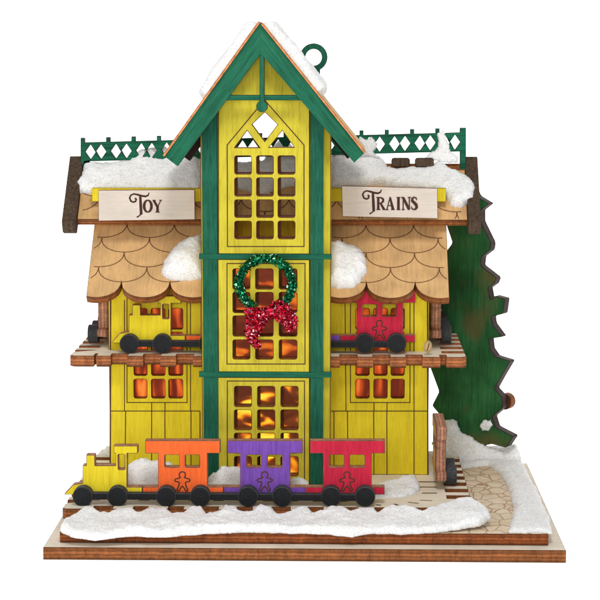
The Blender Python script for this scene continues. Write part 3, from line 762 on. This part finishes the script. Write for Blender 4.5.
def snow(fr, poly, h, rim, label, px=True, step=.0155, lumps=.35, edge_noise=.02, seed=0, base_drop=.0, h_px=0.0, loc=None):
    if px: poly = fr.pts(poly, h_px)
    us = [p[0] for p in poly]; vs_ = [p[1] for p in poly]
    u0, u1, v0, v1 = min(us)-.04, max(us)+.04, min(vs_)-.04, max(vs_)+.04
    nu = int((u1-u0)/step)+1; nv = int((v1-v0)/step)+1
    D = {}
    for i in range(nu+1):
        for j in range(nv+1):
            p = (u0+i*step, v0+j*step)
            q = noise.noise(V((p[0]*9+seed*7, p[1]*9, seed)))*edge_noise+noise.noise(V((p[0]*28, p[1]*28, seed+3)))*edge_noise*.5+noise.noise(V((p[0]*62, p[1]*62, seed+5)))*.009
            D[i, j] = sdist(p, poly)+q
    vs = []; fs = []; idx = {}; ed = {}
    def height(u, v, d):
        t = max(0, min(1, d/rim)); hh = h*math.sqrt(max(0, 1-(1-t)**2))
        big = noise.fractal(V((u*3.2+seed*11, v*3.2, seed*2.3)), 1.0, 2.0, 3)
        fine = noise.noise(V((u*24, v*24, seed)))*.6+noise.noise(V((u*52, v*52, seed+9)))*.45
        return hh*(1+lumps*big)+fine*.017*min(1, t*2.0)
    def corner(i, j):
        if (i, j) not in idx:
            u, v = u0+i*step, v0+j*step; idx[i, j] = len(vs); vs.append(V((u, v, max(.001, height(u, v, D[i, j]))-base_drop)))
        return idx[i, j]
    def cross(a, b):
        k = (min(a, b), max(a, b))
        if k not in ed:
            da, db = D[k[0]], D[k[1]]; f = da/(da-db); f = max(.04, min(.96, f))
            ed[k] = len(vs); vs.append(V((u0+(k[0][0]+(k[1][0]-k[0][0])*f)*step, v0+(k[0][1]+(k[1][1]-k[0][1])*f)*step, -base_drop)))
        return ed[k]
    for i in range(nu):
        for j in range(nv):
            c4 = [(i, j), (i+1, j), (i+1, j+1), (i, j+1)]; ins = [D[c] > 0 for c in c4]
            if not any(ins): continue
            if all(ins): fs.append(tuple(corner(*c) for c in c4)); continue
            pl_ = []
            for k in range(4):
                a, b = c4[k], c4[(k+1) % 4]
                if ins[k]: pl_.append(corner(*a))
                if ins[k] != ins[(k+1) % 4]: pl_.append(cross(a, b))
            if len(pl_) >= 3: fs.append(tuple(pl_))
    nb = len(vs)
    vs2 = [V((v.x, v.y, -.012-base_drop)) for v in vs]; fs2 = [tuple(nb+k for k in reversed(f)) for f in fs]
    cnt = {}
    for f in fs:
        for k in range(len(f)):
            a, b = f[k], f[(k+1) % len(f)]; cnt[a, b] = 1
    for (a, b) in list(cnt):
        if (b, a) not in cnt: fs2.append((b, a, a+nb, b+nb))
    cu = sum(us)/len(us); cv = sum(vs_)/len(vs_); m = fr.mat(); o = m @ V((cu, cv, 0))
    me = mesh('snow_patch', [v-V((cu, cv, 0)) for v in vs+vs2], fs+fs2, [M['snow']], smooth=True)
    w = m.copy(); w.translation = o
    ob = link('snow_patch', me, None, w); tag(ob, label, 'snow', 'patches of glittery snow')
    return ob
# front strip: drapes over the sleepers on to the upper plate
fs1 = Frame((0, .17, .262), (1, 0, 0), (0, .46, .11))
snow(fs1, [(60, 528), (64, 520), (74, 514), (82, 508), (91, 507), (101, 513), (110, 512), (118, 509), (131, 509), (138, 513), (150, 508), (166, 508), (173, 514), (183, 513), (188, 508), (202, 508), (208, 514), (219, 513), (224, 508), (236, 508), (241, 513), (251, 512), (258, 507.5), (272, 508), (278, 514), (290, 512), (296, 508), (308, 508), (313, 513), (323, 512), (330, 508), (342, 508), (350, 512), (358, 509), (372, 508), (378, 512), (392, 508), (408, 508), (422, 513), (440, 505), (456, 500), (472, 500), (486, 508), (491, 516), (480, 523), (455, 527), (430, 530), (400, 531), (370, 530.5), (352, 534), (330, 531), (290, 530), (250, 529), (200, 531), (165, 534), (130, 533), (95, 537), (72, 534)],
     .070, .06, 'long snow drift along the front edge of the base below the train', h_px=.03, seed=1, lumps=.45, edge_noise=.012)
g25 = ground(.25)
# right strip and corner mound
snow(g25, [(512, 531), (506, 500), (500, 480), (497, 466), (488, 458), (462, 462), (446, 458), (434, 440), (436, 425), (449, 432), (470, 441), (500, 447), (513, 446), (522, 456), (526, 463), (536, 490), (548, 520), (551, 531)],
     .10, .12, 'snow drift heaped round the tree foot and running down the right edge', h_px=.08, seed=2, lumps=.4) if False else None
snow(g25, [(508, 533), (514, 510), (509, 490), (500, 474), (488, 466), (466, 468), (446, 474), (440, 462), (452, 452), (505, 449), (521, 462), (536, 490), (549, 520), (552, 533)],
     .062, .09, 'snow strip running down the right edge of the base', seed=2, lumps=.35)
# mound round the tree foot
snow(Frame((4.6, 3.42, .25), (1, 0, 0), (0, .34, .94)), [(432, 442), (436, 428), (446, 420), (456, 421), (460, 430), (474, 439), (490, 447), (505, 447), (516, 444), (521, 455), (520, 470), (470, 474), (436, 474)],
     .09, .10, 'snow mound heaped round the foot of the flat pine tree', seed=5, lumps=.45, edge_noise=.03)
f10 = Frame((ax, TYc, 0), (math.cos(rot), math.sin(rot), 0), (0, 0, 1))
snow(f10, [(480, 426), (484, 420), (491, 419), (493, 425), (488, 431), (482, 431)], .03, .04, 'small blob of snow stuck low on the pine tree', seed=8)
# behind the ground train, against the walls
fd = lambda Y: Frame((0, Y, .37), (1, 0, 0), (0, .5, .86))
snow(Frame((0, 1.25, .37), (1, 0, 0), (0, .45, .9)), [(126, 489), (127, 466), (134, 461), (144, 459), (158, 460), (172, 463), (180, 470), (186, 489)], .09, .09, 'snow heap behind the engine and orange wagon', seed=11, lumps=.4, edge_noise=.03)
snow(Frame((0, 1.22, .37), (1, 0, 0), (0, .3, .95)), [(204, 489), (207, 480), (214, 472), (224, 467), (238, 467), (246, 468), (258, 470), (262, 489)], .07, .08, 'snow heap against the tower behind the purple wagon', seed=12, lumps=.4, edge_noise=.03)
snow(Frame((0, 1.25, .37), (1, 0, 0), (0, .4, .9)), [(287, 489), (291, 480), (300, 477), (308, 481), (312, 489)], .05, .06, 'little snow heap at the tower corner before the green upright', seed=13, edge_noise=.03)
snow(Frame((0, 1.45, .37), (1, 0, 0), (0, .9, .20)), [(372, 504), (370, 490), (376, 484), (392, 480), (405, 476), (414, 474), (417, 479), (420, 487), (414, 494), (404, 500), (390, 503)], .07, .09, 'snow drift against the right wall behind the red wagon', seed=14, lumps=.4, edge_noise=.03, h_px=.03)
snow(Frame((0, 3.3, .37), (1, 0, 0), (0, .4, .9)), [(92, 466), (97, 455), (106, 447), (116, 444), (125, 450), (125, 466)], .10, .10, 'snow lump behind the left corner of the house', seed=15)
# main roof
snow(ur, [(77.5, 189), (76, 180), (82, 168), (82, 159), (110, 159.5), (128, 157), (140, 148), (152, 145), (156, 138), (163, 141), (172, 150), (186, 152), (202, 152), (202, 191), (186, 190), (170, 188), (150, 189), (130, 188), (110, 188), (95, 189), (86, 188)],
     .11, .10, 'snow blanket along the main roof left of the tower', seed=21, lumps=.3, h_px=.09)
snow(ur, [(330, 186), (330, 146), (342, 148), (356, 152), (372, 151), (384, 156), (388, 164), (398, 166), (412, 164), (424, 165), (434, 160), (440, 156), (447, 163), (459, 168), (471, 176), (477.5, 186), (474, 197), (462, 202), (450, 201), (446, 192), (437, 187), (400, 183), (375, 180), (352, 184)],
     .11, .10, 'snow blanket along the main roof right of the tower', seed=22, lumps=.3, h_px=.09)
snow(ur, [(226, 178), (232, 160), (262, 158), (276, 140), (284, 134), (298, 150), (308, 180), (276, 186), (262, 194), (240, 186)], .07, .09, 'snow on the main roof seen through the top tower window', seed=23, lumps=.3, h_px=.06)
# railing dusting
fz = front(2.925)
snow(fz, [(352, 156), (354, 144), (360, 137), (366, 140), (372, 137), (378, 144), (374, 152), (379, 158)], .03, .04, 'snow dusting on the ridge railing right beside the tower', seed=31, edge_noise=.03)
snow(fz, [(426, 160), (430, 152), (437, 148), (438, 134), (443, 131), (448, 139), (449, 152), (458, 155), (459, 164), (440, 162)], .03, .04, 'snow dusting on the right end of the ridge railing', seed=32, edge_noise=.03)
# blobs on the veranda roofs, against the tower
snow(lo, [(161, 268), (163, 258), (170, 248), (178, 240), (188, 234), (203, 231), (204, 274), (190, 275), (175, 275), (165, 273)], .17, .16, 'snow blob on the left shingle roof against the tower', seed=41, lumps=.25, h_px=.10)
snow(lo, [(327, 241), (340, 240), (352, 242), (362, 248), (367, 256), (367, 267), (361, 277), (350, 283), (338, 283), (327, 281)], .17, .16, 'snow blob on the right shingle roof against the tower', seed=42, lumps=.25, h_px=.10)
# tower roof
def tower_snow(fr, ln, y0, y1, v0, v1, seed, label, sgn):
    a, b = sorted((sgn*y0, sgn*y1))
    poly = [(a, v0+.06), (a+.12, v0), (b-.15, v0-.01), (b, v0+.05), (b+.02*sgn, (v0+v1)/2), (b, v1), (a, v1)]
    snow(fr, poly, .105, .09, label, px=False, seed=seed, lumps=.25)
tower_snow(frL, lnL, 1.32, 2.1, lnL*.42, lnL*.985, 51, 'thick snow on the left slope of the tower roof', -1)
tower_snow(frR, lnR, 1.32, 2.2, lnR*.43, lnR*.985, 52, 'thick snow on the right slope of the tower roof', 1)
# little tan droplet on the balcony corner
fk = front(1.98); c = fk.px(428, 347)
kn = thing('wooden_bead', (c[0], 1.98, 1.77), 'small tan wooden bead on the right front of the balcony', 'bead')
board('bead_disc', [(c[0]+.045*math.cos(a)*(1+.1*math.sin(2*a)), c[1]+.068*math.sin(a)) for a in [math.radians(18*i) for i in range(20)]], fk, .05, M['dull'], M['dull'], parent=kn, bevel=.012, lines=[[(c[0]-.01, c[1]-.045), (c[0]+.012, c[1]+.04)]], line_mat=M['engrave_s'])

# ------------------------------------------------------------------ lights, world, camera
w = bpy.data.worlds.new('World'); scn.world = w; w.use_nodes = True
bg = w.node_tree.nodes['Background']; bg.inputs[0].default_value = (1, 1, 1, 1); bg.inputs[1].default_value = .34
def area(name, loc, tgt, size, power, colr=(1, 1, 1)):
    l = bpy.data.lights.new(name, 'AREA'); l.shape = 'RECTANGLE'; l.size = size[0]; l.size_y = size[1]; l.energy = power; l.color = colr
    o = bpy.data.objects.new(name, l); col.objects.link(o); o.location = loc
    o.rotation_euler = (V(tgt)-V(loc)).to_track_quat('-Z', 'Y').to_euler(); return o
area('key_softbox', (3.2, -7.5, 13), (2.2, 1.5, 2), (3.2, 3.2), 900, (1, .985, .96))
area('fill_softbox', (-9, -9, 7), (2.2, 1.5, 2), (5, 5), 330, (.98, .99, 1))
area('front_softbox', (1.6, -15, 5.6), (2.6, 1.5, 1.6), (5, 3.5), 700, (1, 1, 1))
cam = bpy.data.cameras.new('Camera'); co = bpy.data.objects.new('Camera', cam); col.objects.link(co); scn.camera = co
f, cx, cy, cz, pit, yaw = CP
co.location = (cx, cy, cz); co.rotation_euler = (math.pi/2-pit, 0, yaw); cam.sensor_width = 36; cam.lens = f/600*36; cam.clip_end = 200; cam.clip_start = .5
scn.view_settings.view_transform = 'Standard'; scn.view_settings.look = 'None'; scn.view_settings.exposure = 0
